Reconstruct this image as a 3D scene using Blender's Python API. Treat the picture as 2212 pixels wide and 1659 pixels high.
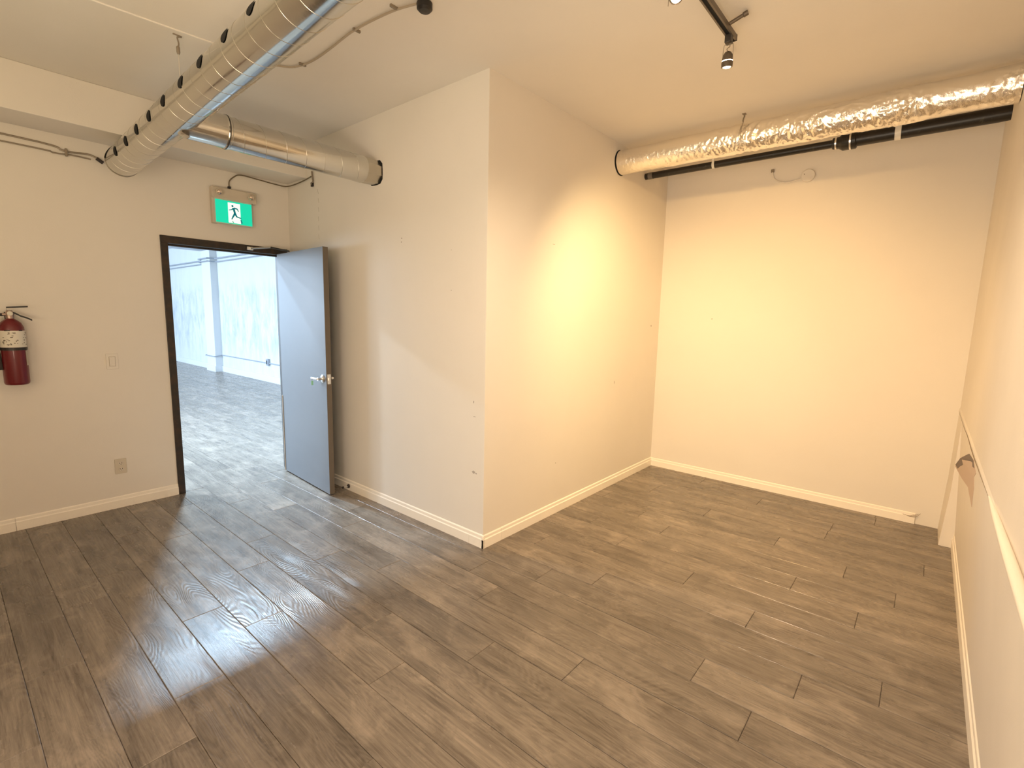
import bpy, bmesh, math, random
from mathutils import Vector, Matrix, noise, Euler
random.seed(7)
PI = math.pi
for o in list(bpy.data.objects): bpy.data.objects.remove(o)
C = bpy.context.scene.collection
S = bpy.context.scene

# ------------------------------------------------------------------ camera
cam = bpy.data.cameras.new('camera'); co = bpy.data.objects.new('camera', cam); C.objects.link(co)
co.location = (-2.24677701, -2.11299145, 1.53)
co.rotation_euler = (1.432714, -0.0217707, -0.8680644)
cam.sensor_width = 36; cam.lens = 36 * 1061.667 / 2212; cam.clip_start = 0.02
S.camera = co
# ------------------------------------------------------------------ world, view
w = bpy.data.worlds.new('world'); S.world = w; w.use_nodes = True
w.node_tree.nodes['Background'].inputs[0].default_value = (.75, .85, 1, 1)
w.node_tree.nodes['Background'].inputs[1].default_value = 0.6
S.view_settings.view_transform = 'Standard'; S.view_settings.look = 'None'
S.view_settings.exposure = 0.0; S.view_settings.gamma = 1; S.view_settings.use_curve_mapping = False

# ------------------------------------------------------------------ lights
LIDX = [0]
def area(name, loc, direction, sx, sy, power, col):
    l = bpy.data.lights.new(name, 'AREA'); l.shape = 'RECTANGLE'; l.size = sx; l.size_y = sy
    l.energy = power; l.color = col
    o = bpy.data.objects.new(name, l); C.objects.link(o); o.location = loc; o['idx'] = LIDX[0]; LIDX[0] += 1
    o.rotation_euler = Vector(direction).to_track_quat('-Z', 'Y').to_euler(); return o
def spot(name, loc, aim, power, cone, blend, col, rad=.02):
    l = bpy.data.lights.new(name, 'SPOT'); l.energy = power; l.color = col
    l.spot_size = math.radians(cone); l.spot_blend = blend; l.shadow_soft_size = rad
    o = bpy.data.objects.new(name, l); C.objects.link(o); o.location = loc; o['idx'] = LIDX[0]; LIDX[0] += 1
    o.rotation_euler = (Vector(aim) - Vector(loc)).to_track_quat('-Z', 'Y').to_euler(); return o
WARM = (1, .69, .36); COOL = (.76, .88, 1)
WARM2 = (1, .78, .52)
# hall: daylight from its street side plus ceiling fixtures and an added floor fill
area('hall_daylight', (-5.9, 10.5, 1.7), (1, -.12, -.05), 9, 2.3, 1330, (.62, .80, 1))
area('hall_overhead', (-1.7, 5.1, 3.05), (0, 0, -1), .22, .22, 170, (.72, .86, 1))
area('hall_overhead', (-.44, 3.9, 3.05), (0, 0, -1), .16, .16, 290, (.53, .77, 1))
area('hall_overhead', (-1.6, 7.6, 3.05), (0, 0, -1), 1.2, 3.2, 170, (.60, .78, 1))  # added fill to brighten the hall floor, not a fixture
# this room: the lit heads of the light track
spot('track_beam', (.42, -1.19, 2.745), (1.95, .1, .95), 76, 84, .95, (1, .80, .44), .025)
spot('track_beam', (.42, -1.19, 2.745), (2.56, -.6, .25), 158, 122, 1, (1, .61, .235), .025)
spot('track_beam', (-.335, -1.27, 2.70), (.2, -1.1, 0), 150, 150, 1, (1, .75, .49), .03)
# added fill lights behind the camera
area('room_fill', (-3.9, -1.3, 1.6), (1, .15, .12), 1.2, 1.3, 20, (1, .68, .52))  # broad added fill standing in for unseen track lamps
area('ceiling_fill', (-3.6, .2, 1.5), (1, -.1, 1.3), 1.4, .8, 16, (1, .90, .53))  # added fill aimed up to brighten the ceiling
area('ceiling_fill', (-2.75, -1.9, .75), (.85, .12, 1.0), .6, .8, 38, (1, .84, .60))  # second added fill, for the right part of the ceiling
area('right_wall_fill', (-3.5, -.7, 1.25), (.84, -.46, -.06), .8, 1.0, 21, (1, .92, .86))  # added fill aimed at the right wall, no window here

# ------------------------------------------------------------------ helpers
def mesh(name, V, F, mat, parent=None, smooth=False, loc=None, rot=None):
    m = bpy.data.meshes.new(name); m.from_pydata([tuple(v) for v in V], [], F); m.update()
    if mat: m.materials.append(mat)
    if smooth: m.polygons.foreach_set('use_smooth', [True] * len(m.polygons))
    o = bpy.data.objects.new(name, m); C.objects.link(o)
    if parent: o.parent = parent
    if loc: o.location = loc
    if rot: o.rotation_euler = rot
    return o
class MB:
    def __init__(s): s.V = []; s.F = []
    def add(s, V, F):
        n = len(s.V); s.V += [tuple(v) for v in V]; s.F += [tuple(i + n for i in f) for f in F]; return s
    def box(s, a, b, ch=0):
        x0, y0, z0 = a; x1, y1, z1 = b
        if ch <= 0:
            return s.add([(x0,y0,z0),(x1,y0,z0),(x1,y1,z0),(x0,y1,z0),(x0,y0,z1),(x1,y0,z1),(x1,y1,z1),(x0,y1,z1)],
                         [(3,2,1,0),(4,5,6,7),(0,1,5,4),(1,2,6,5),(2,3,7,6),(3,0,4,7)])
        bm = bmesh.new(); bmesh.ops.create_cube(bm, size=1)
        for v in bm.verts:
            v.co = Vector(((x0+x1)/2 + v.co.x*(x1-x0), (y0+y1)/2 + v.co.y*(y1-y0), (z0+z1)/2 + v.co.z*(z1-z0)))
        bmesh.ops.bevel(bm, geom=bm.edges[:], offset=ch, segments=2, profile=.5, affect='EDGES')
        bm.verts.index_update()
        s.add([v.co[:] for v in bm.verts], [tuple(v.index for v in f.verts) for f in bm.faces]); bm.free(); return s
    def lathe(s, prof, c=(0,0,0), axis=(0,0,1), n=24, cap=True):
        q = Vector((0,0,1)).rotation_difference(Vector(axis)); V = []; F = []
        for r, z in prof:
            for k in range(n):
                a = 2*PI*k/n; V.append(Vector(c) + q @ Vector((r*math.cos(a), r*math.sin(a), z)))
        for i in range(len(prof)-1):
            for k in range(n):
                F.append((i*n+k, i*n+(k+1)%n, (i+1)*n+(k+1)%n, (i+1)*n+k))
        if cap:
            F.append(tuple(range(n-1, -1, -1))); F.append(tuple((len(prof)-1)*n+k for k in range(n)))
        return s.add(V, F)
    def tube(s, P, r, n=8, cap=True):
        P = [Vector(p) for p in P]; V = []; F = []; up = None
        for i, p in enumerate(P):
            d = (P[min(i+1, len(P)-1)] - P[max(i-1, 0)]).normalized()
            if up is None:
                up = Vector((0,0,1)) if abs(d.z) < .9 else Vector((1,0,0))
            a = (up - d*up.dot(d)).normalized(); b = d.cross(a); up = a
            rr = r[i] if isinstance(r, (list, tuple)) else r
            for k in range(n):
                t = 2*PI*k/n; V.append(p + a*rr*math.cos(t) + b*rr*math.sin(t))
        for i in range(len(P)-1):
            for k in range(n):
                F.append((i*n+k, i*n+(k+1)%n, (i+1)*n+(k+1)%n, (i+1)*n+k))
        if cap:
            F.append(tuple(range(n-1, -1, -1))); F.append(tuple((len(P)-1)*n+k for k in range(n)))
        return s.add(V, F)
    def build(s, name, mat, parent=None, smooth=False, **k): 
        o = mesh(name, s.V, s.F, mat, parent, False, **k)
        if smooth:
            m = o.data; m.polygons.foreach_set('use_smooth', [len(p.vertices) <= 4 for p in m.polygons])
            try: m.set_sharp_from_angle(angle=math.radians(38))
            except Exception: pass
        return o
def tag(o, label, cat, group=None, kind=None):
    o['label'] = label
    if cat: o['category'] = cat
    if group: o['group'] = group
    if kind: o['kind'] = kind
    return o
def empty(name, loc=(0,0,0)):
    o = bpy.data.objects.new(name, None); C.objects.link(o); o.location = loc; o.empty_display_size = .05; return o
def thing(name, label, cat, loc=(0,0,0), group=None): return tag(empty(name, loc), label, cat, group)
def struct(o): o['kind'] = 'structure'; return o
def smoothpath(P, k=6):
    P = [Vector(p) for p in P]; out = []
    for i in range(len(P)-1):
        p0 = P[max(i-1,0)]; p1 = P[i]; p2 = P[i+1]; p3 = P[min(i+2, len(P)-1)]
        for j in range(k):
            t = j/k
            out.append(.5*((2*p1) + (p2-p0)*t + (2*p0-5*p1+4*p2-p3)*t*t + (3*p1-p0-3*p2+p3)*t**3))
    out.append(P[-1]); return out

# ------------------------------------------------------------------ materials
class N:
    def __init__(s, name):
        s.m = bpy.data.materials.new(name); s.m.use_nodes = True; s.t = s.m.node_tree
        s.b = s.t.nodes['Principled BSDF']
    def n(s, typ, **k):
        x = s.t.nodes.new(typ)
        for a, v in k.items():
            if a in x.inputs and not hasattr(type(x), a): x.inputs[a].default_value = v
            else: setattr(x, a, v)
        return x
    def l(s, a, b): s.t.links.new(a, b)
    def noise(s, vec, scale, detail=4, rough=.5, dist=0):
        x = s.t.nodes.new('ShaderNodeTexNoise'); x.inputs['Scale'].default_value = scale
        x.inputs['Detail'].default_value = detail; x.inputs['Roughness'].default_value = rough
        x.inputs['Distortion'].default_value = dist
        if vec: s.l(vec, x.inputs['Vector'])
        return x.outputs['Fac']
    def mapping(s, vec, scale=(1,1,1), loc=(0,0,0)):
        x = s.t.nodes.new('ShaderNodeMapping'); x.inputs['Scale'].default_value = scale
        x.inputs['Location'].default_value = loc; s.l(vec, x.inputs['Vector']); return x.outputs[0]
    def ramp(s, fac, stops):
        x = s.t.nodes.new('ShaderNodeValToRGB'); e = x.color_ramp.elements
        while len(e) < len(stops): e.new(.5)
        for i, (p, c) in enumerate(stops):
            e[i].position = p; e[i].color = (c, c, c, 1) if isinstance(c, (int, float)) else (*c, 1)
        s.l(fac, x.inputs[0]); return x.outputs[0]
    def mix(s, f, a, b, mode='MIX'):
        x = s.t.nodes.new('ShaderNodeMix'); x.data_type = 'RGBA'; x.blend_type = mode
        if isinstance(f, (int, float)): x.inputs[0].default_value = f
        else: s.l(f, x.inputs[0])
        for i, v in ((6, a), (7, b)):
            if isinstance(v, (tuple, list)): x.inputs[i].default_value = (*v[:3], 1)
            else: s.l(v, x.inputs[i])
        return x.outputs[2]
    def math(s, op, a, b=None):
        x = s.t.nodes.new('ShaderNodeMath'); x.operation = op
        for i, v in ((0, a), (1, b)):
            if v is None: continue
            if isinstance(v, (int, float)): x.inputs[i].default_value = v
            else: s.l(v, x.inputs[i])
        return x.outputs[0]
    def bump(s, h, strength=.3, dist=.01):
        x = s.t.nodes.new('ShaderNodeBump'); x.inputs['Strength'].default_value = strength
        x.inputs['Distance'].default_value = dist; s.l(h, x.inputs['Height']); s.l(x.outputs[0], s.b.inputs['Normal'])
    def coord(s, k='Object'): return s.t.nodes.new('ShaderNodeTexCoord').outputs[k]
    def set(s, **k):
        for a, v in k.items():
            i = s.b.inputs[a.replace('_', ' ')]
            if hasattr(v, 'is_linked'): s.l(v, i)
            else: i.default_value = (*v, 1) if isinstance(v, tuple) and len(v) == 3 else v
        return s
def plain(name, col, rough=.5, metal=0, **k):
    x = N(name).set(Base_Color=col, Roughness=rough, Metallic=metal); x.set(**k); return x.m
def paint(name, col, dirt=.5, dcol=None, rough=.55):
    x = N(name); c = x.coord(); d = dcol or tuple(v*.86 for v in col)
    n1 = x.ramp(x.noise(c, .9, 5, .6), [(.35, 0), (.75, 1)])
    base = x.mix(x.math('MULTIPLY', n1, dirt), col, d)
    sp = x.ramp(x.noise(c, 9, 6, .75, .6), [(.70, 0), (.80, 1)])
    base = x.mix(x.math('MULTIPLY', sp, .35*dirt), base, tuple(v*.72 for v in col))
    x.set(Base_Color=base, Roughness=rough, Specular_IOR_Level=.3)
    x.bump(x.noise(c, 160, 3, .6), .12, .004); return x.m
M = {}
M['wall'] = paint('cream wall paint', (.80, .745, .665), .35)
M['wall_r'] = paint('scuffed cream wall paint', (.80, .74, .66), .7)
M['ceil'] = paint('ceiling paint', (.80, .745, .665), .45)
M['base'] = paint('baseboard paint', (.93, .86, .75), .25, rough=.35)
M['white'] = plain('white plastic', (.80, .78, .72), .4)
M['cable'] = plain('painted cable', (.62, .56, .47), .5)
M['conduit'] = plain('armoured grey conduit', (.30, .25, .19), .45, .4)
M['dark'] = plain('black opening shade', (.004, .004, .004), .9)  # flat black standing in for the shade inside openings and gaps
M['blackmetal'] = plain('black enamelled metal', (.025, .022, .02), .4, .3)
M['track'] = plain('black track', (.05, .042, .036), .45, .3)
M['brown'] = plain('aged bulb housing', (.14, .11, .08), .45, .5)
M['chrome'] = plain('satin chrome', (.88, .87, .85), .30, 1)
M['red'] = N('extinguisher red enamel').set(Base_Color=(.135, .002, .005), Roughness=.38, Coat_Weight=.3).m
M['label'] = plain('printed paper label', (.75, .70, .60), .5)
M['ink'] = plain('label ink', (.16, .13, .09), .6)
M['grout'] = plain('dark underlay', (.012, .010, .009), .8)
M['rubber'] = plain('dark rubber', (.03, .022, .02), .7)
M['dust'] = plain('scuff mark', (.42, .37, .32), .8)
M['crackm'] = plain('plaster crack', (.26, .20, .14), .9)
def emit(name, col, st):
    x = N(name); x.set(Base_Color=col, Emission_Color=col, Emission_Strength=st, Roughness=.4); return x.m
M['lens'] = emit('glowing lamp lens', (1, .86, .6), 25)
M['green'] = emit('lit green sign panel', (.0, .46, .29), 1.15)
M['signwhite'] = emit('lit white sign panel', (.85, 1, .93), .75)
M['man'] = emit('sign figure blue green', (.0, .16, .20), .6)
# frame: dark brown steel, rubbed
x = N('dark brown frame paint'); c = x.coord()
x.set(Base_Color=x.mix(x.ramp(x.noise(c, 14, 6, .7), [(.45, 0), (.7, 1)]), (.020, .015, .011), (.060, .030, .014)), Roughness=.45); M['frame'] = x.m
# door leaf: grey paint
x = N('grey door paint'); c = x.coord()
x.set(Base_Color=x.mix(x.noise(c, 2.2, 4), (.155, .168, .190), (.185, .195, .212)), Roughness=.42)
x.bump(x.noise(x.mapping(c, (8, 8, 1)), 60, 3), .08, .002); M['door'] = x.m
M['dooredge'] = plain('worn grey brown door edge', (.13, .105, .08), .5)
# galvanised spiral duct
def galv(name, col, r0, r1):
    x = N(name); c = x.coord()
    sp = x.noise(c, 22, 3, .6); st = x.noise(x.mapping(c, (1, 1, 1)), 3, 4, .6)
    x.set(Metallic=1.0, Base_Color=x.mix(st, col, tuple(v*.82 for v in col)),
          Roughness=x.math('ADD', x.math('MULTIPLY', sp, r1-r0), r0))
    x.bump(x.noise(c, 26, 3, .6), .05, .004); return x.m
M['galv'] = galv('galvanised steel', (.70, .69, .65), .10, .20)
M['galv2'] = galv('dull galvanised steel', (.62, .58, .50), .26, .40)
x = N('crumpled foil'); c = x.coord()
v = x.t.nodes.new('ShaderNodeTexVoronoi'); v.inputs['Scale'].default_value = 34; x.l(x.mapping(c, (1, .7, 1)), v.inputs['Vector'])
x.set(Metallic=1.0, Base_Color=(.97, .92, .83), Roughness=.19)
x.bump(x.math('ADD', v.outputs['Distance'], x.noise(c, 60, 4, .7, 1.2)), .35, .004); M['foil'] = x.m
x = N('dusty black plastic pipe'); c = x.coord()
x.set(Base_Color=x.mix(x.ramp(x.noise(c, 30, 5, .75), [(.58, 0), (.8, 1)]), (.012, .010, .008), (.10, .085, .06)), Roughness=.38); M['pipe'] = x.m
# hall walls: patched, smudged plaster
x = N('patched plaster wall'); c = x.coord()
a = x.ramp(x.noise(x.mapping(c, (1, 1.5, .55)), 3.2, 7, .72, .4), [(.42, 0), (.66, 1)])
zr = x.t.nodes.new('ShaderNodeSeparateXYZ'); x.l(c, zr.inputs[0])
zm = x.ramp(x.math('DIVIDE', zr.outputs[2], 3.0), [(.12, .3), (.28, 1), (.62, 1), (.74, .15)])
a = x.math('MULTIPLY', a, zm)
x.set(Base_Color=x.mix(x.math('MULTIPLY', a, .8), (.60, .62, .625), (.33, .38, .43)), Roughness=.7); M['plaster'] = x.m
M['hallwhite'] = plain('hall white paint', (.62, .64, .66), .6)
M['hallgrey'] = plain('hall grey paint', (.50, .53, .58), .6)  # even grey for the hall ceiling beam
M['hallpipe'] = plain('hall grey conduit', (.30, .33, .38), .5)
# planks
def wood():
    x = N('grey brown oak plank'); 
    oi = x.t.nodes.new('ShaderNodeObjectInfo'); c = x.coord()
    cmb = x.t.nodes.new('ShaderNodeCombineXYZ')
    x.l(x.math('MULTIPLY', oi.outputs['Random'], 37.0), cmb.inputs[0]); x.l(x.math('MULTIPLY', oi.outputs['Random'], 91.0), cmb.inputs[1])
    ad = x.t.nodes.new('ShaderNodeVectorMath'); ad.operation = 'ADD'; x.l(c, ad.inputs[0]); x.l(cmb.outputs[0], ad.inputs[1])
    p = ad.outputs[0]
    fine = x.noise(x.mapping(p, (70, 2.5, 1)), 1.6, 6, .7)
    med = x.noise(x.mapping(p, (9, 1.1, 1)), 1.5, 5, .65, .3)
    blot = x.noise(x.mapping(p, (5, 3.2, 1)), 1.0, 5, .68, .5)
    field = x.noise(x.mapping(p, (6.5, 1.25, 1)), 1.0, 1.5, .4)
    rings = x.math('SINE', x.math('MULTIPLY', field, 210.0))
    rmask = x.ramp(x.noise(x.mapping(p, (2.5, 1.2, 1)), 1.3, 2), [(.40, 0), (.58, 1)])
    t = x.math('ADD', x.math('MULTIPLY', med, .5), x.math('MULTIPLY', fine, .5))
    col = x.mix(x.ramp(t, [(.36, 0), (.64, 1)]), (.085, .068, .054), (.27, .225, .180))
    col = x.mix(x.math('MULTIPLY', x.ramp(blot, [(.52, 0), (.74, 1)]), .55), col, (.42, .345, .275))
    col = x.mix(x.math('MULTIPLY', x.ramp(blot, [(.26, 1), (.42, 0)]), .55), col, (.060, .045, .036))
    ring01 = x.math('MULTIPLY', x.math('ADD', x.math('MULTIPLY', rings, .5), .5), rmask)
    col = x.mix(x.math('MULTIPLY', ring01, .18), col, (.38, .315, .255))
    hv = x.t.nodes.new('ShaderNodeHueSaturation'); x.l(col, hv.inputs['Color'])
    x.l(x.math('ADD', x.math('MULTIPLY', oi.outputs['Random'], .30), .86), hv.inputs['Value'])
    r = x.math('ADD', x.math('MULTIPLY', x.noise(x.mapping(p, (6, 2, 1)), 2, 4), .22), .155)
    x.set(Base_Color=hv.outputs[0], Roughness=r, Specular_IOR_Level=.55)
    h = x.math('ADD', x.math('MULTIPLY', ring01, .55), x.math('MULTIPLY', fine, .8))
    x.bump(h, .30, .0035); return x.m
M['wood'] = wood()

# ------------------------------------------------------------------ floor and planks
L1, L2, H = 2.517, 2.563, 2.953
WY = -2.395
fl = struct(MB().box((-4.3, -2.6, -.15), (7.6 - 4.9, 17.3, -.0065)).build('floor', M['grout']))
PW, PL, X0 = .1845, 1.342, -.0915
joint = {-10:-.245,-9:.013,-8:.548,-7:.281,-6:.854,-5:1.194,-4:.649,-3:.268,-2:-.39,-1:-.145,0:-.501,1:-.773,
         2:-1.558,3:-1.166,4:-1.978,5:-.31,6:-.78,7:-1.866,8:-1.445,9:-.9,10:-.35,11:-1.7,12:-1.15,13:-.6}
def plank_vf(length, w=PW, g=.0006, ch=.0022, d=.0018, th=.006):
    hx, hy = w/2 - g, length/2 - g
    V = [(sx*hx, sy*hy, -th) for sx, sy in ((-1,-1),(1,-1),(1,1),(-1,1))]
    V += [(sx*hx, sy*hy, -d) for sx, sy in ((-1,-1),(1,-1),(1,1),(-1,1))]
    V += [(sx*(hx-ch), sy*(hy-ch), 0) for sx, sy in ((-1,-1),(1,-1),(1,1),(-1,1))]
    F = [(8,9,10,11)]
    for i in range(4):
        j = (i+1) % 4; F += [(i, j, j+4, i+4), (i+4, j+4, j+8, i+8)]
    return V, F
cache = {}
rest = MB(); npl = 0
cx, cy = co.location.x, co.location.y
cands = []
for i in range(-22, 15):
    xc = X0 + PW*(i+.5)
    j0 = joint.get(i, (i*.437) % PL)
    k = math.floor((-2.44 - j0)/PL)
    while True:
        a, b = j0 + k*PL, j0 + (k+1)*PL; k += 1
        if a > 17: break
        segs = []
        if xc - PW/2 > -.05:
            segs = [(max(a, -2.44), min(b, .01)), (max(a, 2.6), min(b, 17))]
        else:
            segs = [(max(a, -2.44), min(b, 17))]
        for s0, s1 in segs:
            if s1 - s0 > .03: cands.append((i, xc, s0, s1))
def seen(xc, s0, s1):
    # inside the frame and, beyond the door wall, inside the opening as seen from the camera
    for y in (s0, (s0+s1)/2, s1):
        if y > 2.6:
            t = (2.517 - cy)/(y - cy); xd = cx + (xc - cx)*t
            if -1.15 < xd < .15 and y < 9.5: return True
        else:
            d = Vector((xc - cx, y - cy, -1.53)); q = co.rotation_euler.to_matrix().transposed() @ d
            if q.z < -.05:
                u, v = q.x/-q.z*1061.7, q.y/-q.z*1061.7
                if abs(u) < 1190 and abs(v) < 920: return True
    return False
for i, xc, s0, s1 in cands:
    Lk = round(s1 - s0, 3)
    if seen(xc, s0, s1) and npl < 295:
        if Lk not in cache:
            V, F = plank_vf(Lk); m = bpy.data.meshes.new('plank'); m.from_pydata(V, [], F); m.materials.append(M['wood']); cache[Lk] = m
        o = bpy.data.objects.new('plank', cache[Lk]); C.objects.link(o); o.parent = fl
        o.location = (xc, (s0+s1)/2, random.uniform(-.0004, .0004)); npl += 1
    else:
        V, F = plank_vf(Lk); rest.add([(v[0]+xc, v[1]+(s0+s1)/2, v[2]) for v in V], F)
ro = rest.build('distant_planks', M['wood'], fl); ro['kind'] = 'stuff'
print('planks', npl)

# ------------------------------------------------------------------ room shell
struct(MB().box((-4.3, -2.6, H), (2.75, L1 + .12, H + .12)).build('ceiling', M['ceil']))
# door wall with opening x -.973..-.082, z 0..2.03
DX0, DX1, DZ = -.973, -.082, 2.035
b = MB()
b.box((-4.3, L1, 0), (DX0 - .045, L1 + .12, H)); b.box((DX1 + .05, L1, 0), (.0, L1 + .12, H)); b.box((DX0 - .045, L1, DZ + .05), (DX1 + .05, L1 + .12, H))
wl = struct(b.build('wall_left', M['wall']))
struct(MB().box((-4.2, 2.167, 2.674), (0, L1, H), .004).build('trim_1', M['wall']))       # boxed beam above the door wall
wm = struct(MB().box((0, .0015, 0), (.12, L1 + .12, H)).build('wall_middle', M['wall']))
wc = struct(MB().box((.0015, .0, 0), (L2, .12, H)).build('wall_center', M['wall']))
wb = struct(MB().box((L2, -2.6, 0), (L2 + .12, .12, H)).build('wall_back', M['wall']))
# right wall: leans in below its seam at 0.93 m
prof = [(-2.6, 0), (WY, 0), (-2.372, .40), (-2.340, .90), (-2.335, .925), (-2.340, .94), (-2.350, H), (-2.6, H)]
xs = [-4.3 + i*.35 for i in range(20)] + [L2]
V = [(x, y, z) for x in xs for y, z in prof]; n = len(prof)
F = [(i*n+k, i*n+(k+1) % n, (i+1)*n+(k+1) % n, (i+1)*n+k) for i in range(len(xs)-1) for k in range(n)]
F += [tuple(range(n-1, -1, -1)), tuple((len(xs)-1)*n+k for k in range(n))]
wr = struct(mesh('wall_right', V, F, M['wall_r']))
# shallow pier in the far right corner
V = [(2.20, -2.6, 0), (2.20, -2.313, 0), (2.20, -2.337, .42), (2.20, -2.342, .93), (2.20, -2.6, .93),
     (L2, -2.6, 0), (L2, -2.313, 0), (L2, -2.330, .42), (L2, -2.338, .93), (L2, -2.6, .93)]
struct(mesh('trim_2', V, [(4,3,2,1,0), (5,6,7,8,9), (0,1,6,5), (1,2,7,6), (2,3,8,7), (3,4,9,8)], M['wall_r']))
struct(MB().box((-4.3, -2.6, 0), (-4.18, L1 + .12, H)).build('wall_rear', M['wall']))
# moulding bead along the near part of the seam
P = [(.16, -2.338, .925), (-.1, -2.333, .935), (-.5, -2.328, .945), (-1.2, -2.324, .955), (-3.5, -2.324, .955)]
struct(MB().tube(P, [.004, .009, .013, .016, .016], 10).build('trim_3', M['base'], smooth=True))

def baseboard(name, P0, P1, nrm, seams=(), h=.09, tk=.013):
    P0 = Vector(P0); P1 = Vector(P1); d = (P1 - P0); L = d.length; d.normalize(); nv = Vector((*nrm, 0))
    prof = [(0, 0), (tk, 0), (tk, h*.66), (tk*.62, h*.73), (tk*.55, h*.93), (tk*.15, h), (0, h)]
    cuts = [0] + list(seams) + [L]; b = MB()
    for a, c2 in zip(cuts[:-1], cuts[1:]):
        g = .0009; a2 = a + (g if a > 0 else 0); c3 = c2 - (g if c2 < L else 0)
        V = [P0 + d*t + nv*o + Vector((0, 0, z)) for t in (a2, c3) for o, z in prof]; n = len(prof)
        fs = [(k, (k+1) % n, n+(k+1) % n, n+k) for k in range(n)] + [tuple(range(n-1, -1, -1)), tuple(range(n, 2*n))]
        b.add(V, fs)
    return struct(b.build(name, M['base']))
baseboard('baseboard_left', (-4.18, L1, 0), (DX0 - .05, L1, 0), (0, -1), (2.2,))
baseboard('baseboard_middle', (0, L1 - .01, 0), (0, -.013, 0), (-1, 0), (L1 - .13,))
baseboard('baseboard_center', (-.013, 0, 0), (L2, 0, 0), (0, -1), (.185,), h=.088)
baseboard('baseboard_back', (L2, 0, 0), (L2, -2.175, 0), (-1, 0), (), h=.084)
baseboard('baseboard_right', (2.2, WY + .003, 0), (-4.18, WY + .003, 0), (0, 1), (), h=.10)
# torn paint curls where the back baseboard stops
b = MB()
for s in range(4):
    y = -2.15 - .012*s
    b.tube(smoothpath([(L2-.012, y+.05, .062 - .004*s), (L2-.014, y+.01, .058), (L2-.016, y-.018, .075 + .006*s)], 4), .0012, 5)
o = b.build('crack', M['crackm'], wb)

# door frame
fr = struct(empty('trim_4', (0, 0, 0)))
def frame_piece(a, b_): return MB().box(a, b_, .002).build('jamb', M['frame'], fr)
yf0, yf1 = L1 - .012, L1 + .132
frame_piece((DX0 - .05, yf0, 0), (DX0, yf1, DZ)); frame_piece((DX1, yf0, 0), (DX1 + .052, yf1, DZ))
MB().box((DX0 - .05, yf0, DZ), (DX1 + .052, yf1, DZ + .056), .002).build('head', M['frame'], fr)
b = MB(); b.box((DX0, L1 + .06, 0), (DX0 + .012, L1 + .10, DZ)); b.box((DX0, L1 + .06, DZ - .012), (DX1, L1 + .10, DZ)); b.box((DX1 - .012, L1 + .06, 0), (DX1, L1 + .10, DZ))
b.build('stop', M['frame'], fr)

# door leaf (local: +X along the leaf from hinge to latch, +Y = thickness towards the wall)
hx, hy = -.140, 2.485
lx, ly = -.196, 1.580
dirv = Vector((lx - hx, ly - hy, 0)); LW = dirv.length; ang = math.atan2(dirv.y, dirv.x)
leaf = struct(MB().box((0, 0, .012), (LW, .044, 2.035), .0015).build('door_1', M['door'], loc=(hx, hy, 0), rot=(0, 0, ang)))
leaf['label'] = 'grey painted flush door standing open against the side wall'
MB().box((LW - .0012, .001, .013), (LW + .0008, .043, 2.034)).build('edge', M['dooredge'], leaf)
MB().box((-.004, -.006, .012), (.004, .02, .74), .001).build('edge_guard', plain('bare beige edge guard', (.55, .48, .38), .5), leaf)['label'] = 'pale beige guard strip on the lower hinge edge'
for z in (.25, 1.05, 1.82):
    MB().lathe([(.006, -.05), (.006, .05)], (-.008, .048, z), n=10).build('hinge', M['frame'], leaf, smooth=True)
hz = .985
hd = MB().lathe([(.033, 0), (.033, .006), (.026, .012), (.012, .014), (.012, .035), (.014, .045)], (LW - .062, 0, hz), (0, -1, 0), 24)
hd.tube(smoothpath([(LW - .062, -.044, hz), (LW - .09, -.050, hz), (LW - .16, -.050, hz + .002)], 4), .009, 12)
hh = hd.build('door_handle', M['chrome'], leaf, smooth=True)
hd = MB().lathe([(.033, 0), (.033, .006), (.026, .012), (.012, .014), (.012, .04)], (LW - .062, .044, hz), (0, 1, 0), 24)
hd.tube(smoothpath([(LW - .062, .084, hz), (LW - .09, .090, hz), (LW - .16, .090, hz)], 4), .009, 12)
hd.build('door_handle', M['chrome'], leaf, smooth=True)
b = MB().box((LW, .008, hz - .04), (LW + .003, .036, hz + .04), .0008); b.box((LW + .003, .014, hz - .010), (LW + .013, .030, hz + .010), .002)
b.build('latch', M['chrome'], leaf)

# closer arm between frame head and door
cl = thing('door_closer_arm', 'folded metal closer arm under the top of the dark door frame', 'door closer', (-.30, L1 - .02, 2.06))
MB().box((-.095, -.022, -.014), (-.045, .005, .014), .003).build('bracket', M['chrome'], cl)
MB().tube([(-.07, -.020, 0), (.03, -.030, .016), (.095, -.045, .026)], .0075, 8).build('arm', plain('bright closer arm', (.7, .68, .62), .3, 1), cl, smooth=True)
MB().tube([(.095, -.047, .026), (.15, -.10, .012), (.185, -.20, -.008)], .0075, 8).build('arm', M['track'], cl, smooth=True)

# key and tag on the lever
kt = thing('key_tag', 'small pale green plastic key tag hanging from the door lever', 'key tag', (0, 0, 0))
lp = Matrix.Translation((hx, hy, 0)) @ Matrix.Rotation(ang, 4, 'Z') @ Vector((LW - .152, -.050, hz)); kt.location = lp
ring = [(.012*math.cos(t), 0, -.008 + .014*math.sin(t)) for t in [2*PI*k/14 for k in range(15)]]
MB().tube(ring, .0012, 6).build('ring', M['chrome'], kt, smooth=True)
MB().box((-.009, -.002, -.058), (.009, .002, -.022), .0015).build('tag', plain('green translucent tag', (.35, .75, .50), .35), kt)
MB().box((-.012, -.008, -.006), (.010, -.003, .010), .001).build('key', M['chrome'], kt)

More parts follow.
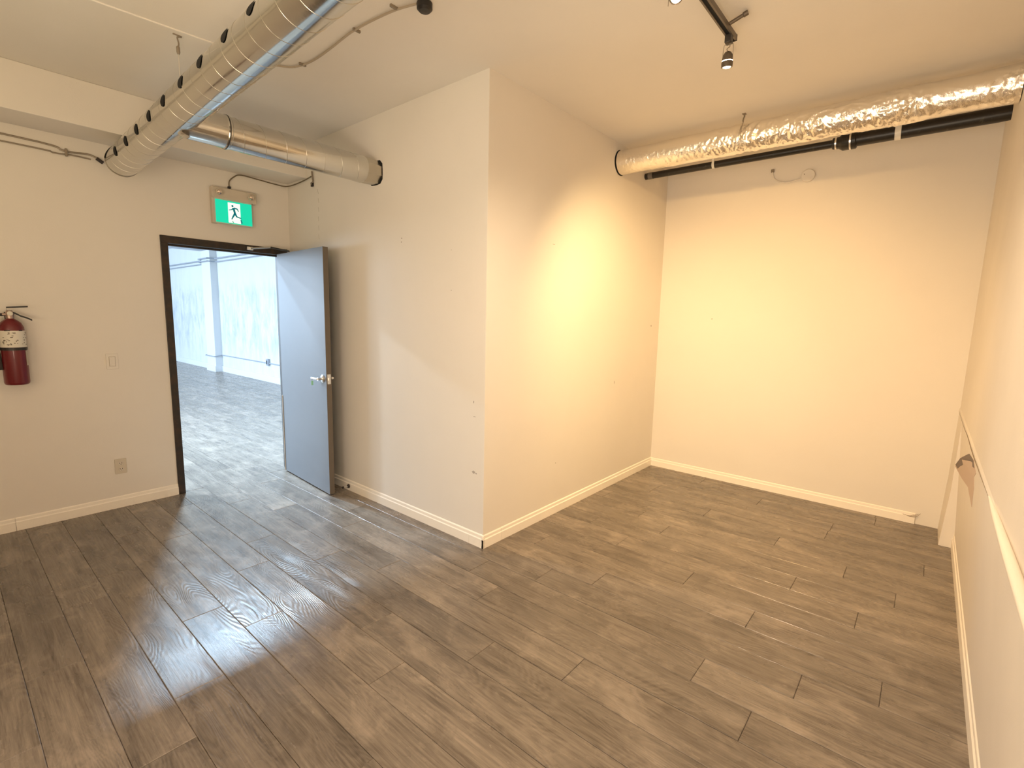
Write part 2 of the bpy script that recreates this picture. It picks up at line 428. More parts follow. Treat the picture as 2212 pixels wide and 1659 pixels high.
# ------------------------------------------------------------------ hall beyond the door
HX = 2.405
struct(MB().box((HX, L1 + .12, 0), (HX + .12, 17.2, 3.2)).build('wall_hall_right', M['plaster']))
struct(MB().box((-6.3, 17.0, 0), (HX, 17.12, 3.2)).build('wall_hall_end', M['hallwhite']))
struct(MB().box((-6.3, L1 + .12, 0), (-6.18, 17.0, 3.2)).build('wall_hall_left', M['hallwhite']))
struct(MB().box((-6.3, L1 + .0, 0), (-4.3, L1 + .12, 3.2)).build('wall_hall_near', M['hallwhite']))
struct(MB().box((-4.3, L1 + .12, H), (HX, L1 + .24, 3.2)).build('wall_hall_upper', M['hallwhite']))
struct(MB().box((-6.3, L1 + .12, 3.2), (HX + .12, 17.12, 3.3)).build('ceiling_hall', M['hallwhite']))
struct(MB().box((-6.3, L1, -.15), (-4.3, 17.3, -.0)).build('floor_hall', M['wood']))
pil = struct(MB().box((2.25, 11.2, 0), (HX, 11.75, 3.2), .004).build('trim_5', M['hallwhite']))     # pillar
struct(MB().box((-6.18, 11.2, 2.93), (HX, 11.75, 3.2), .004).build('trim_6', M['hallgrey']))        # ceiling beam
struct(MB().box((HX - .02, L1 + .2, 0), (HX, 11.2, .14), .003).build('baseboard_hall_right', M['hallwhite']))
struct(MB().box((HX - .02, 11.75, 0), (HX, 17.0, .14), .003).build('baseboard_hall_far', M['hallwhite']))
struct(MB().box((2.23, 11.18, 0), (HX, 11.77, .14), .003).build('baseboard_hall_pillar', M['hallwhite']))
ph = thing('hall_wall_pipes', 'pair of thin pipes running high along the bright hall wall', 'pipe', (HX - .06, 11, 2.7))
zt = lambda y: -.06 + .0*y
MB().tube([(0, 5.8, .02), (0, .78, .02), (-.16, .75, .03), (-.16, .18, .03), (0, .15, .03), (0, -5, .03)], .016, 8).build('pipe', M['hallpipe'], ph, smooth=True)
MB().tube([(0, 5.8, -.07), (0, .8, -.06), (-.17, .76, -.04), (-.17, .16, -.04), (0, .12, -.05), (0, -5, -.04)], .012, 8).build('pipe', M['hallpipe'], ph, smooth=True)
hc = thing('hall_conduit', 'thin grey conduit at knee height along the hall wall', 'conduit', (HX - .015, 11, .40))
MB().tube([(0, .80, .02), (-.17, .76, -.02), (-.17, .17, -.02), (0, .14, .01), (0, -6, .01)], .012, 8).build('run', M['hallpipe'], hc, smooth=True)
MB().tube([(-.02, .82, 2.25), (-.02, .82, .0)], .010, 8).build('riser', M['hallpipe'], hc, smooth=True)
MB().box((-.05, .80, -.02), (.01, .90, .10), .003).build('junction_box', M['hallpipe'], hc)
ho = MB().box((-.035, -.045, -.07), (.012, .045, .07), .003).build('outlet_box', M['hallpipe'], hc, loc=(0, -2.4, .03))
MB().box((-.037, -.02, -.04), (-.034, .02, .04)).build('socket', M['dark'], ho)

# ------------------------------------------------------------------ ducts
def spiral(mb_r, p0, p1, r, pitch, phase, rid=.0022, rx=1):
    """helical lock seam round a duct from p0 to p1"""
    p0 = Vector(p0); p1 = Vector(p1); d = p1 - p0; L = d.length; d.normalize()
    a = Vector((0, 0, 1)); a = (a - d*a.dot(d)).normalized(); b = d.cross(a); P = []
    turns = L/pitch; n = int(turns*40)
    for i in range(n+1):
        t = i/n; th = 2*PI*(t*turns) + phase; P.append(p0 + d*L*t + (a*math.cos(th) + b*math.sin(th))*r)
    return mb_r.tube(P, rid, 6)
def dz(y): return 2.545 + .0385*(2.1 - y)
d1 = thing('spiral_duct', 'galvanised spiral duct with punched outlets running over the left side', 'air duct', (-1.26, 2.33, dz(2.33)))
R1 = .096; yA, yB = 2.34, -2.33
def R(y, x=-1.26): return (x + 1.26, y - 2.33, dz(y) - dz(2.33))
n = 64; rings = [yA - .122*k for k in range(200) if yA - .122*k > yB] + [yB]
b = MB(); b.tube([R(y) for y in rings], R1, 64, cap=False)
b.lathe([(R1, 0), (R1 - .004, .006), (0.001, .008)], R(yA), (0, 1, -.0385), 48, cap=False)
b.build('body', M['galv'], d1, smooth=True)
sm = MB(); spiral(sm, R(yA), R(yB), R1 - .0002, .122, 1.25, .0015); sm.build('seam', M['galv2'], d1, smooth=True)
MB().lathe([(R1 + .001, -.01), (R1 + .003, -.006), (R1 + .003, .0), (R1, .004)], R(yA - .004), (0, 1, -.0385), 48, cap=False).build('end_ring', M['galv2'], d1, smooth=True)
for k, y in enumerate([-.28, -.031, .221, .505, .764, 1.039, 1.294, 1.547, 1.793, 2.056]):
    th = math.radians(157 + min(k, 8)*3.8); c = Vector((math.cos(th)*R1, 0, math.sin(th)*R1)) + Vector(R(y)); nn = Vector((math.cos(th), 0, math.sin(th)))
    V = []; F = []; m_ = 24
    # black oval laid on the curved duct, painting the shade of an opening
    for rr in (1.0, .92, .5, .02):
        for j in range(m_):
            t = 2*PI*j/m_; s_, y_ = .030*rr*math.cos(t), .030*rr*math.sin(t); a2 = th + s_/R1
            rad = R1 + (.0026 if rr > .95 else .0022)
            V.append(Vector((math.cos(a2)*rad, y_, math.sin(a2)*rad)) + Vector(R(y)))
    for i in range(3):
        for j in range(m_): F.append((i*m_+j, i*m_+(j+1) % m_, (i+1)*m_+(j+1) % m_, (i+1)*m_+j))
    F.append(tuple(3*m_+j for j in range(m_)))
    mesh('air_outlet', V, F, M['dark'], d1)
# slot and tab by the closed end
P = [(-R1*math.cos(t)*1.01, yA - 2.33 - .01 - .07*math.sin(t*1.5), R1*math.sin(t)*1.01) for t in [.05 + i*.11 for i in range(9)]]
MB().tube(P, .004, 6).build('end_slot', M['dark'], d1)
# hanger
hg = thing('duct_hanger', 'thin wire with hook holding the long spiral duct to the ceiling', 'hanger', (-1.26, 1.068, H))
MB().tube([(0, 0, -.09), (0, 0, -.272)], .0018, 6).build('wire', M['cable'], hg)
MB().tube(smoothpath([(-.02, 0, -.002), (.02, 0, -.004), (.0, 0, -.012), (.004, 0, -.04), (.002, 0, -.06)], 4), .004, 6).build('hook', M['conduit'], hg, smooth=True)
MB().lathe([(.006, -.095), (.009, -.085), (.009, -.062), (.005, -.055)], (0, 0, 0), n=10).build('clamp', M['conduit'], hg, smooth=True)

# branch of the same duct: body, with its collar, seam and band
R2 = .090; off = Vector((0, 1.14, 2.552)) - Vector((-1.26, 2.33, dz(2.33)))
b = MB(); b.lathe([(.004, -1.285), (.050, -1.275), (.078, -1.255), (R2, -1.215), (R2, -1.035), (R2 + .004, -1.03), (R2 + .004, -1.015), (R2, -1.01)] + [(R2, -1.0 + .1*k) for k in range(8)] + [(R2, -.20), (R2 + .003, -.135), (R2 + .003, -.125), (R2, -.118)], (0, 0, 0), (1, 0, 0), 64, cap=False)
d2 = b.build('branch_duct', M['galv'], d1, smooth=True, loc=off); d2['label'] = 'short spiral branch running right into the side wall'
b = MB(); V = []
for i, (xx, sc) in enumerate(((-.118, 1.0), (-.06, .985), (.0, .93))):
    for j in range(8):
        t = 2*PI*(j+.5)/8; V.append((xx, R2*sc*math.cos(t)*(1.02), R2*sc*math.sin(t)*1.02))
b.add(V, [(i*8+j, i*8+(j+1) % 8, (i+1)*8+(j+1) % 8, (i+1)*8+j) for i in range(2) for j in range(8)])
b.build('collar', M['galv2'], d2)
V = []
for xx in (-.0015, .0):
    for j in range(16):
        t = 2*PI*(j+.5)/16; rr = R2*(1.10 if j % 4 in (1, 2) else .97); V.append((xx, rr*math.cos(t), rr*math.sin(t)))
mesh('wall_gap', V, [tuple(range(16)), tuple(range(31, 15, -1))] + [(j, 16+j, 16+(j+1) % 16, (j+1) % 16) for j in range(16)], M['dark'], d2)
sm = MB(); spiral(sm, (-.115, 0, 0), (-1.02, 0, 0), R2 - .0002, .126, .3, .0015); sm.build('seam', M['galv2'], d2, smooth=True)
MB().lathe([(R2 + .0045, -1.031), (R2 + .0045, -1.024)], (0, 0, 0), (1, 0, 0), 48, cap=False).build('joint_band', M['track'], d2, smooth=True)

# foil covered duct
d3 = thing('foil_duct', 'crumpled silver foil wrapped duct along the back wall under the ceiling', 'air duct', (1.60, 0, 2.806))
R3 = .0945; ny, na = 560, 120; V = []; F = []
for i in range(ny+1):
    y = -2.345*i/ny; s = -y/2.345
    amp = (.0030 + .0105*min(1, max(0, (s-.10)/.25)) * (1 if s < .83 else .6)) * (.80 + 1.1*noise.noise(Vector((y*2.6, 5, 9))))
    for k in range(na):
        t = 2*PI*k/na; p = Vector((math.cos(t)*R3, y, math.sin(t)*R3))
        q = Vector((math.cos(t)*R3*6, y*7, math.sin(t)*R3*6))
        r1 = 1 - abs(noise.noise(q*1.6 + Vector((0, noise.noise(q*.9)*1.5, 0))))*2
        r2 = 1 - abs(noise.noise(q*4.0 + Vector((3, 1, 7))))*2
        r3 = noise.noise(q*10)
        sag = .006*noise.noise(Vector((y*3, 2, 1)))
        rr = R3 + amp*(.45*r1 + .35*r2 + .16*r3 - .35) + sag
        if abs(((y + .98))) < .02: rr -= .004
        if i < 3: rr -= .004*(3-i)
        V.append((math.cos(t)*rr, y, math.sin(t)*rr))
for i in range(ny):
    for k in range(na): F.append((i*na+k, i*na+(k+1) % na, (i+1)*na+(k+1) % na, (i+1)*na+k))
o = mesh('foil_wrap', V, F, M['foil'], d3, False)
MB().lathe([(.100, -.002), (.088, -.006), (.085, -.002)], (0, 0, 0), (0, 1, 0), 40, cap=False).build('wall_gap', M['dark'], d3)
hk = thing('foil_duct_hanger', 'small dark hook and strap above the foil wrapped duct', 'hanger', (1.60, -.97, H))
b = MB(); b.tube(smoothpath([(-.05, 0, -.0), (-.04, 0, -.012), (-.055, 0, -.03), (-.07, 0, -.055)], 4), .005, 6); b.box((-.065, -.012, -.004), (-.035, .012, 0), .001)
b.build('hook', M['conduit'], hk, smooth=True)
MB().tube([(-.055 , 0, -.05), (-.098*math.cos(.3), 0, -.147 + .098*math.sin(.3) + .01), (-.102, 0, -.15), (-.098*math.cos(.5), 0, -.147 - .05)], .0025, 6).build('strap', M['conduit'], hk)

# drain pipe
dp = thing('drain_pipe', 'black plastic drain pipe below the foil wrapped duct', 'pipe', (2.08, 0, 2.803))
RA, RB = .0275, .045
MB().lathe([(RA, .0), (RA, 1.48)], (0, 0, 0), (0, -1, 0), 32).build('narrow_pipe', M['pipe'], dp, smooth=True)
MB().lathe([(RB, 1.56), (RB, 2.30), (RB*.93, 2.36)], (0, 0, .002), (0, -1, 0), 32).build('wide_pipe', M['pipe'], dp, smooth=True)
MB().lathe([(RA + .006, 1.435), (RA + .012, 1.44), (RA + .012, 1.475), (RB + .006, 1.49), (RB + .012, 1.50), (RB + .012, 1.575), (RB + .006, 1.58)], (0, 0, 0), (0, -1, 0), 32).build('reducer', M['pipe'], dp, smooth=True)
for yy, rr in ((1.457, RA + .0128), (1.545, RB + .0128)):
    MB().lathe([(rr, yy - .005), (rr, yy + .005)], (0, 0, 0), (0, -1, 0), 32, cap=False).build('clamp', M['chrome'], dp, smooth=True)
MB().lathe([(RA + .0015, .03), (RA + .0015, .07)], (0, 0, 0), (0, -1, 0), 32).build('end_band', plain('grey rubber band', (.16, .14, .12), .6), dp, smooth=True)
for yy, rr, wd in ((.602, RA + .002, .010), (1.81, RB + .002, .017)):
    b = MB().lathe([(rr, yy - wd), (rr, yy + wd)], (0, 0, 0), (0, -1, 0), 32, cap=False)
    b.box((-rr - .001, -yy - wd*.8, 0), (-rr + .002, -yy + wd*.8, H - 2.803), 0)
    b.build('strap', M['white'], dp)

# ------------------------------------------------------------------ track lighting
tr = thing('track_rail', 'black light track hanging under the ceiling', 'light track', (.435, -1.225, 2.90))
b = MB()
b.box((-2.9, -.017, -.004), (0, .017, .012), .001); b.box((-2.9, -.017, -.014), (0, -.009, -.003), 0); b.box((-2.9, .009, -.014), (0, .017, -.003), 0)
b.build('rail', plain('grey brown rail', (.16, .13, .10), .45, .4), tr)
MB().box((-2.88, -.0088, -.0095), (-.015, .0088, -.0035)).build('slot', M['dark'], tr)
MB().box((-.004, -.018, -.016), (.003, .018, .013), .001).build('end_cap', M['track'], tr)
MB().lathe([(.008, 0), (.008, .06), (.011, .062), (.011, .082)], (-.115, -.016, .012), (.15, -.9, .35), 14).build('feed_stub', M['brown'], tr, smooth=True)
for xx in (-.5, -1.9): MB().lathe([(.004, 0), (.004, .044)], (xx, 0, .01), n=8).build('stem', M['cable'], tr)
def lamp_head(x, label, tilt, drop):
    t = thing('track_lamp', label, 'spotlight', (x, -1.225, 2.886), 'spotlights hanging from the light track')
    b = MB(); b.box((-.020, -.015, -.034), (.016, .015, .003), .003); b.build('adapter', M['track'], t)
    b = MB()
    for s in (-1, 1):
        b.tube(smoothpath([(0, s*.004, -.034), (.0, s*.018, -.037), (.0, s*.022, -.048), (.0, s*.024, -.105 - drop)], 4), .0014, 6)
    b.build('yoke', M['conduit'], t, smooth=True)
    MB().tube(smoothpath([(.0, .0, -.034), (.004, -.006, -.045), (-.004, .005, -.058), (0, 0, -.07 - drop)], 5), .0022, 6).build('cord', M['conduit'], t, smooth=True)
    h = MB().lathe([(.006, .0), (.014, -.004), (.021, -.014), (.0245, -.028), (.0245, -.040)], (0, 0, 0), (0, 0, 1), 28).build('bulb_housing', M['brown'], t, smooth=True)
    h.location = (0, 0, -.068 - drop); h.rotation_euler = Vector(tilt).to_track_quat('-Z', 'Y').to_euler()
    rg = MB().lathe([(.0255, -.044), (.0265, -.050), (.0255, -.068), (.020, -.069)], (0, 0, 0), (0, 0, 1), 28, cap=False).build('rim', M['brown'], t, smooth=True)
    rg.location = h.location; rg.rotation_euler = h.rotation_euler
    le = MB().lathe([(.0245, -.0405), (.0245, -.0440)], (0, 0, 0), (0, 0, 1), 28).build('glass_edge', M['lens'], t)
    le.location = h.location; le.rotation_euler = h.rotation_euler
    ln = MB().lathe([(.014, -.070), (.0195, -.064), (.0195, -.060)], (0, 0, 0), (0, 0, 1), 20).build('lens', M['lens'], t)
    ln.location = h.location; ln.rotation_euler = h.rotation_euler
    return t
lamp_head(.375, 'small brown lit spotlight at the end of the black track', (.12, .05, -1), 0)
lamp_head(-.27, 'glowing spotlight cut by the top edge of the picture', (-.75, -.45, -.7), .045)

cc = tag(MB().lathe([(.030, 0), (.036, -.006), (.036, -.030), (.026, -.040), (.008, -.042)], (0, 0, 0), n=24).build('ceiling_canopy', M['blackmetal'], smooth=True, loc=(-.63, -.175, H)),
         'small black round canopy on the ceiling beside the spiral duct', 'ceiling canopy')
# cable and seam line on the ceiling
cb = thing('ceiling_conduit', 'thin greyish conduit clipped along the ceiling right of the long spiral duct', 'conduit', (-.70, .3, H))
P = smoothpath([(.045, -.45, -.010), (.01, -.30, -.008), (-.012, -.03, -.008), (-.0, .20, -.010), (.012, .40, -.008), (.0, .53, -.008), (-.04, .62, -.008), (-.16, .70, -.008)], 5)
MB().tube(P, .0055, 6).build('cable', M['conduit'] if 0 else plain('tan armoured cable', (.42, .35, .26), .5), cb, smooth=True)
for y in (-.34, -.03, .53): MB().box((-.022, y - .006, -.012), (.018, y + .006, 0), .001).build('clip', M['conduit'], cb)
wc_ = tag(MB().tube([(-4.1, 1.06, H - .002), (-1.62, 1.045, H - .002), (-1.1, 1.0, H - .002), (-.9, .98, H - .002)], .0042, 6).build('ceiling_seam', M['ceil']),  # thin raised line standing in for a ceiling seam, no wire there
          'thin pale seam line across the ceiling left of the spiral duct', 'wire')

# exit sign conduit
ec = thing('exit_sign_conduit', 'thin conduit looping from the exit sign to the side wall', 'conduit', (0, L1 - .012, 2.6))
P = smoothpath([(-.504, 0, -.055), (-.500, 0, -.005), (-.462, 0, .038), (-.407, 0, .064), (-.255, 0, .058), (-.12, 0, .050), (-.02, -.02, .048), (-.012, -.25, .052), (-.012, -.44, .070)], 6)
MB().tube(P, .0048, 8).build('run', plain('dusty olive conduit', (.17, .13, .075), .5), ec, smooth=True)
MB().tube([(-.012, -.445, .002), (-.012, -.47, .03), (-.012, -.455, .11)], .007, 8).build('drop', M['conduit'], ec, smooth=True)
MB().box((-.016, -.465, -.012), (-.002, -.435, .022), .002).build('connector', M['rubber'], ec)
MB().box((-.515, -.008, -.064), (-.493, .008, -.048), .002).build('connector', M['rubber'], ec)

# left cables under the beam
lc = thing('twin_wall_cables', 'pair of dark cables along the wall under the beam at far left', 'cable', (-1.9, L1 - .008, 2.6))
MB().tube(smoothpath([(-2.0, 0, .0), (.06, 0, .003), (.36, 0, -.026), (.48, 0, -.018), (.53, -.01, -.034), (.56, -.012, -.055)], 5), .006, 8).build('cable', M['conduit'], lc, smooth=True)
MB().tube(smoothpath([(-2.0, 0, -.04), (.06, 0, -.042), (.30, 0, -.052), (.40, 0, -.045), (.50, 0, -.048)], 5), .005, 8).build('cable', M['conduit'], lc, smooth=True)
MB().box((.365, -.012, -.060), (.378, .006, -.010), .002).build('clip', M['conduit'], lc)
MB().tube([(.53, -.012, -.036), (.565, -.014, -.06)], .012, 8).build('plug', M['rubber'], lc, smooth=True)

# ------------------------------------------------------------------ exit sign
ex = thing('exit_sign', 'green running man exit sign with two small lamps above the door', 'exit sign', (-.49, L1, 2.24))
M['signbox'] = plain('beige sign housing', (.62, .54, .43), .5)
MB().box((-.165, -.055, .195), (.185, .0, .285), .006).build('housing', M['signbox'], ex)
MB().box((-.165, -.045, -.005), (-.125, .0, .20), .004).build('side_plate', M['signbox'], ex)
MB().box((-.150, -.050, -.004), (.146, -.030, .198), .003).build('panel_frame', M['signwhite'] if 0 else plain('clear edge', (.55, .62, .52), .3), ex)
pn = MB().box((-.142, -.054, .006), (.142, -.049, .186), .0015).build('sign_panel', M['green'], ex); pn['label'] = 'lit green panel'
def flat(name, polys, mat, y, parent, t=.0012):
    b = MB()
    for P in polys:
        n = len(P); V = [(p[0], y, p[1]) for p in P] + [(p[0], y + t, p[1]) for p in P]
        b.add(V, [tuple(range(n)), tuple(range(2*n-1, n-1, -1))] + [(i, n+i, n+(i+1) % n, (i+1) % n) for i in range(n)])
    return b.build(name, mat, parent)
wr_ = [(-.050, .012), (.050, .006), (.052, .010), (.047, .172), (-.048, .176)]
flat('doorway_symbol', [[(-.048, .012), (.048, .012), (.048, .174), (-.048, .174)]], M['signwhite'], -.0553, ex)
def limb(a, b_, w0, w1):
    a = Vector(a); b_ = Vector(b_); d = (b_-a).normalized(); nn = Vector((-d.y, d.x))
    return [tuple(a+nn*w0), tuple(a-nn*w0), tuple(b_-nn*w1), tuple(b_+nn*w1)]
polys = [[(-.013 + .0085*math.cos(t), .149 + .0085*math.sin(t)) for t in [2*PI*k/14 for k in range(14)]],
         limb((-.006, .134), (.004, .090), .009, .008),
         limb((-.006, .132), (-.022, .118), .005, .004), limb((-.022, .118), (-.044, .112), .004, .003),
         limb((-.004, .135), (.024, .130), .005, .005), limb((.022, .132), (.034, .110), .005, .003),
         limb((.004, .094), (-.010, .066), .008, .006), limb((-.010, .068), (-.024, .040), .006, .004),
         limb((.004, .092), (.018, .064), .008, .006), limb((.017, .066), (.052, .058), .005, .004)]
flat('running_figure', polys, M['man'], -.0568, ex)
flat('figure_shadow', [limb((-.020, .026), (-.008, .014), .003, .003)], M['man'], -.0568, ex)
flat('figure_shadow', [limb((.048, .046), (.056, .018), .004, .006)], M['man'], -.0568, ex)
for sx in (-.118, .132):
    h = MB().lathe([(.012, 0), (.024, -.010), (.026, -.030), (.024, -.034)], (sx, -.055, .250), (0, 1, .35), 22).build('lamp_head', M['signbox'], ex, smooth=True)
    g = MB().lathe([(.0215, -.034), (.017, -.043), (.006, -.047)], (sx, -.055, .250), (0, 1, .35), 22).build('lens', plain('faceted reflector', (.80, .68, .58), .12, 1), h, smooth=True)

# ------------------------------------------------------------------ extinguisher
fe = thing('fire_extinguisher', 'red fire extinguisher with white label hanging on the wall at far left', 'fire extinguisher', (-1.897, L1 - .078, 1.012))
RE = .062
MB().lathe([(RE*.86, 0), (RE*.96, .006), (RE, .016), (RE, .350), (RE*.97, .375), (RE*.80, .402), (RE*.5, .420), (.019, .428), (.017, .445)], (0, 0, 0), n=40).build('cylinder', M['red'], fe, smooth=True)
def band(z0, z1, r, a0, a1, name, mat, n=24):
    V = [(r*math.cos(a0 + (a1-a0)*i/n), r*math.sin(a0 + (a1-a0)*i/n), z) for z in (z0, z1) for i in range(n+1)]
    V += [((r - .001)*math.cos(a0 + (a1-a0)*i/n), (r - .001)*math.sin(a0 + (a1-a0)*i/n), z) for z in (z0, z1) for i in range(n+1)]
    k = n+1; F = [(i, i+1, k+i+1, k+i) for i in range(n)] + [(2*k+i, 3*k+i, 3*k+i+1, 2*k+i+1) for i in range(n)]
    return mesh(name, V, F, mat, fe, True)
band(.245, .352, RE + .0012, -PI*1.05, PI*.05, 'paper_label', M['label'], 36)
rd = random.Random(4)
for k in range(34):
    a0 = rd.uniform(-PI*.8, -.2); z0 = .252 + rd.random()*.088
    band(z0, z0 + rd.uniform(.003, .007), RE + .0020, a0, a0 + rd.uniform(.05, .22), 'label_print', M['ink'], 4)
band(.226, .244, RE + .004, 0, 2*PI, 'strap', M['blackmetal'], 40)
band(.350, .357, RE + .002, -2.2, -1.75, 'strap_tab', M['blackmetal'], 6); band(.350, .357, RE + .002, -1.1, -.75, 'strap_tab', M['blackmetal'], 6)
band(.125, .222, RE + .0014, -.62, -.05, 'side_sticker', plain('beige sticker', (.50, .43, .33), .6), 8)
b = MB(); b.lathe([(.020, .430), (.021, .462), (.016, .475), (.014, .482)], (0, 0, 0), n=20); b.lathe([(.010, 0), (.010, .035)], (0, 0, .455), (-1, 0, 0), 12)
b.build('valve', plain('nickel valve', (.45, .33, .28), .35, .8), fe, smooth=True)
MB().lathe([(.014, .0), (.014, .010), (.011, .012)], (0, -.020, .462), (0, -1, 0), 18).build('pressure_gauge', M['label'], fe, smooth=True)
def strip(P, wd, th, name, mat):
    b = MB(); n = len(P)
    V = [(x, s*wd, z + t*th) for x, z in P for s in (-1, 1) for t in (-1, 1)]
    F = []
    for i in range(n-1):
        a = i*4; F += [(a, a+1, a+5, a+4), (a+3, a+2, a+6, a+7), (a+2, a, a+4, a+6), (a+1, a+3, a+7, a+5)]
    F += [(0, 2, 3, 1), (4*n-4, 4*n-3, 4*n-1, 4*n-2)]
    return b.add(V, F).build(name, mat, fe)
strip([(-.012, .478), (-.012, .500), (.03, .503), (.088, .508)], .009, .0048, 'lever', M['blackmetal'])
strip([(.010, .470), (.028, .462), (.050, .446), (.078, .434), (.102, .420)], .009, .0055, 'carry_handle', M['blackmetal'])
MB().tube(smoothpath([(-.03, 0, .455), (-.075, -.01, .44), (-.082, -.01, .36), (-.070, -.015, .18), (-.066, -.015, .10)], 6), .009, 10).build('hose', M['rubber'], fe, smooth=True)
MB().box((-.02, .064, .10), (.02, .078, .47), .002).build('wall_bracket', M['blackmetal'], fe)

# ------------------------------------------------------------------ switch, outlet, door stop, wall disc
sw = thing('light_switch', 'flat painted over light switch left of the door', 'light switch', (-1.381, L1, 1.128))
MB().box((-.036, -.006, -.058), (.036, 0, .058), .002).build('plate', M['wall'], sw)
MB().box((-.0195, -.0066, -.0365), (.0195, -.005, .0365)).build('gap', plain('switch gap shade', (.40, .34, .26), .7), sw)  # darker plate painting the shade around the rocker
MB().box((-.017, -.0105, -.034), (.017, -.005, .034), .0015).build('rocker', M['wall'], sw)
ou = thing('wall_outlet', 'double wall outlet near the floor left of the door', 'outlet', (-1.386, L1, .323))
MB().box((-.036, -.006, -.058), (.036, 0, .058), .002).build('plate', plain('yellowed outlet plate', (.62, .55, .44), .45), ou)
for z in (-.022, .022):
    s_ = MB().lathe([(.016, 0), (.0165, .003), (.015, .0045)], (0, -.005, z), (0, -1, 0), 20).build('socket', plain('outlet face', (.66, .60, .50), .4), ou, smooth=True)
    b = MB(); b.box((-.008, -.0100, z - .002), (-.005, -.0092, z + .007)); b.box((.005, -.0100, z - .002), (.008, -.0092, z + .007)); b.lathe([(.0025, 0), (.0025, .0008)], (0, -.0093, z - .008), (0, -1, 0), 8)
    b.build('slots', M['dark'], s_)
ds = thing('door_stop', 'small metal door stop with dark rubber pad on the baseboard', 'door stop', (-.013, 1.585, .040))
MB().lathe([(.010, 0), (.010, .004), (.004, .006), (.004, .055)], (0, 0, 0), (-1, 0, 0), 12).build('stem', M['chrome'], ds, smooth=True)
MB().lathe([(.014, 0), (.018, .004), (.015, .012)], (0, 0, 0), (-1, 0, 0), 14).build('base_pad', M['rubber'], ds, smooth=True)
MB().lathe([(.009, .052), (.010, .056), (.008, .066)], (0, 0, 0), (-1, 0, 0), 12).build('tip', M['rubber'], ds, smooth=True)
wd = thing('wall_junction_disc', 'round painted cover plate with a looping wire on the back wall', 'junction box', (L2, -1.212, 2.725))
MB().lathe([(.048, 0), (.050, .004), (.050, .022), (.046, .026)], (0, 0, 0), (-1, 0, 0), 32).build('cover', M['wall'], wd, smooth=True)
MB().lathe([(.004, .026), (.004, .028)], (0, .026, .012), (-1, 0, 0), 8).build('screw', M['crackm'], wd)
MB().tube(smoothpath([(-.008, .275, .085), (-.008, .27, .055), (-.008, .255, .015), (-.008, .20, -.022), (-.008, .13, -.028), (-.008, .045, -.012)], 6), .0055, 8).build('wire', M['wall'], wd, smooth=True)
MB().box((-.016, .262, .070), (0, .286, .094), .002).build('clip', M['conduit'], wd)

# ------------------------------------------------------------------ damage and marks
def on_right(x, z):      # point on the leaning lower face of the right wall
    pts = [(WY, 0), (-2.372, .40), (-2.340, .90), (-2.335, .925)]
    for (a, z0), (b_, z1) in zip(pts[:-1], pts[1:]):
        if z <= z1: return (x, a + (b_-a)*(z-z0)/(z1-z0), z)
    return (x, -2.335, z)
def chip(name, P, mat, lift, parent, th=.002):
    n = len(P); V = [Vector(on_right(*p)) + Vector((0, lift + .024*max(0, (p[0] - 1.25)/.85), 0)) for p in P]; V += [Vector(on_right(*p)) - Vector((0, th, 0)) for p in P]
    return mesh(name, V, [tuple(range(n)), tuple(range(2*n-1, n-1, -1))] + [(i, n+i, n+(i+1) % n, (i+1) % n) for i in range(n)], mat, parent)
M['putty'] = plain('torn drywall paper', (.58, .46, .38), .8); M['hole'] = plain('shaded bare plaster', (.20, .16, .14), .9)
dent = chip('torn_patch', [(2.10, .60), (1.75, .73), (1.30, .85), (.98, .882), (.80, .862), (.90, .82), (.86, .78), (.92, .665), (1.25, .68), (1.6, .64)], M['putty'], .001, wr)
chip('plaster_hole', [(2.06, .62), (1.75, .73), (1.30, .85), (.98, .882), (.90, .862), (1.10, .830), (1.40, .775), (1.75, .68), (1.90, .63)], M['hole'], .0022, wr)  # dark raised patch: exposed grey with the shade of the hole painted in
b = MB(); P = [(2.55, -2.333, .915), (1.9, -2.335, .905), (1.5, -2.336, .912), (1.2, -2.337, .903), (.98, -2.338, .900), (.75, -2.338, .905), (.5, -2.338, .91), (.16, -2.337, .922)]
b.tube(smoothpath(P, 3), [.0006 + .0016*min(1, i/12) for i in range(3*(len(P)-1)+1)], 5); b.build('crack', M['crackm'], wr)
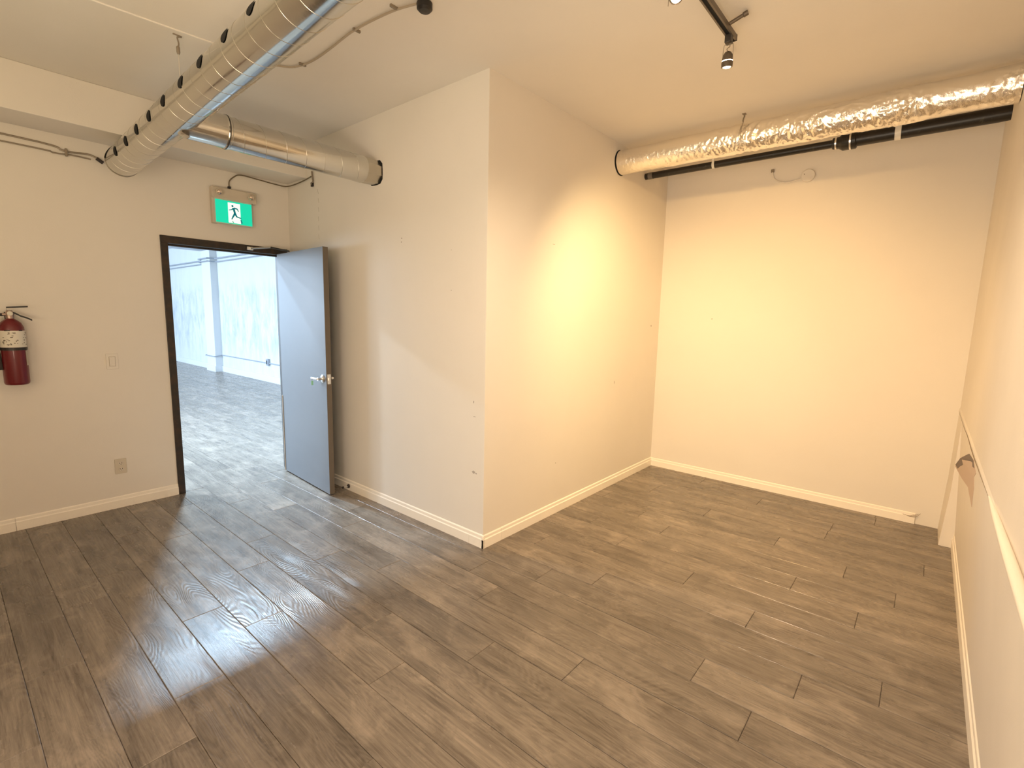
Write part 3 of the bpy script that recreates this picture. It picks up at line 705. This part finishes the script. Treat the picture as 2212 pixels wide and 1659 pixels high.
def scuff(par, c, nrm, du, dv, name='scuff', mat=None, seed=1):
    r_ = random.Random(seed); c = Vector(c); nv = Vector(nrm); u = Vector((0, 1, 0)) if abs(nv.x) > .5 else Vector((1, 0, 0)); v = Vector((0, 0, 1)); n = 10
    V = [c + nv*.0006 + u*du*math.cos(2*PI*i/n)*r_.uniform(.55, 1) + v*dv*math.sin(2*PI*i/n)*r_.uniform(.55, 1) for i in range(n)]
    V += [p - nv*.001 for p in V]
    return mesh(name, V, [tuple(range(n)), tuple(range(2*n-1, n-1, -1))] + [(i, n+i, n+(i+1) % n, (i+1) % n) for i in range(n)], mat or M['dust'], par)
scuff(wm, (0, .094, .50), (-1, 0, 0), .018, .012, seed=2); scuff(wm, (0, .070, .495), (-1, 0, 0), .010, .008, seed=9)
scuff(wm, (0, .091, .874), (-1, 0, 0), .016, .003, seed=3); scuff(wm, (0, .10, .97), (-1, 0, 0), .006, .010, seed=4)
scuff(wm, (0, .837, 2.06), (-1, 0, 0), .006, .005, 'nail_hole', M['crackm'], 5); scuff(wm, (0, .842, 2.035), (-1, 0, 0), .005, .005, 'nail_hole', M['crackm'], 6)
scuff(wm, (0, .317, 1.687), (-1, 0, 0), .004, .003, 'nail_hole', M['crackm'], 7); scuff(wm, (0, .319, 1.945), (-1, 0, 0), .003, .003, 'nail_hole', M['crackm'], 8)
scuff(wc, (.69, 0, 2.04), (0, -1, 0), .020, .0022, seed=11); scuff(wc, (1.687, 0, .958), (0, -1, 0), .006, .018, seed=12)
scuff(wc, (.809, 0, .405), (0, -1, 0), .004, .005, 'nail_hole', M['crackm'], 13); scuff(wc, (2.38, 0, 1.46), (0, -1, 0), .016, .010, seed=14)
scuff(wb, (L2, -.523, 1.541), (-1, 0, 0), .006, .006, 'nail_hole', M['crackm'], 15)
b = MB()
for k in range(6):
    z = 2.56 - .075*k; b.tube([(-.0005, 1.985 + .006*random.uniform(-1, 1), z), (-.0005, 1.975 + .006*random.uniform(-1, 1), z - .04)], .0012, 4)
b.build('crack', plain('faint crack', (.5, .44, .36), .9), wm)
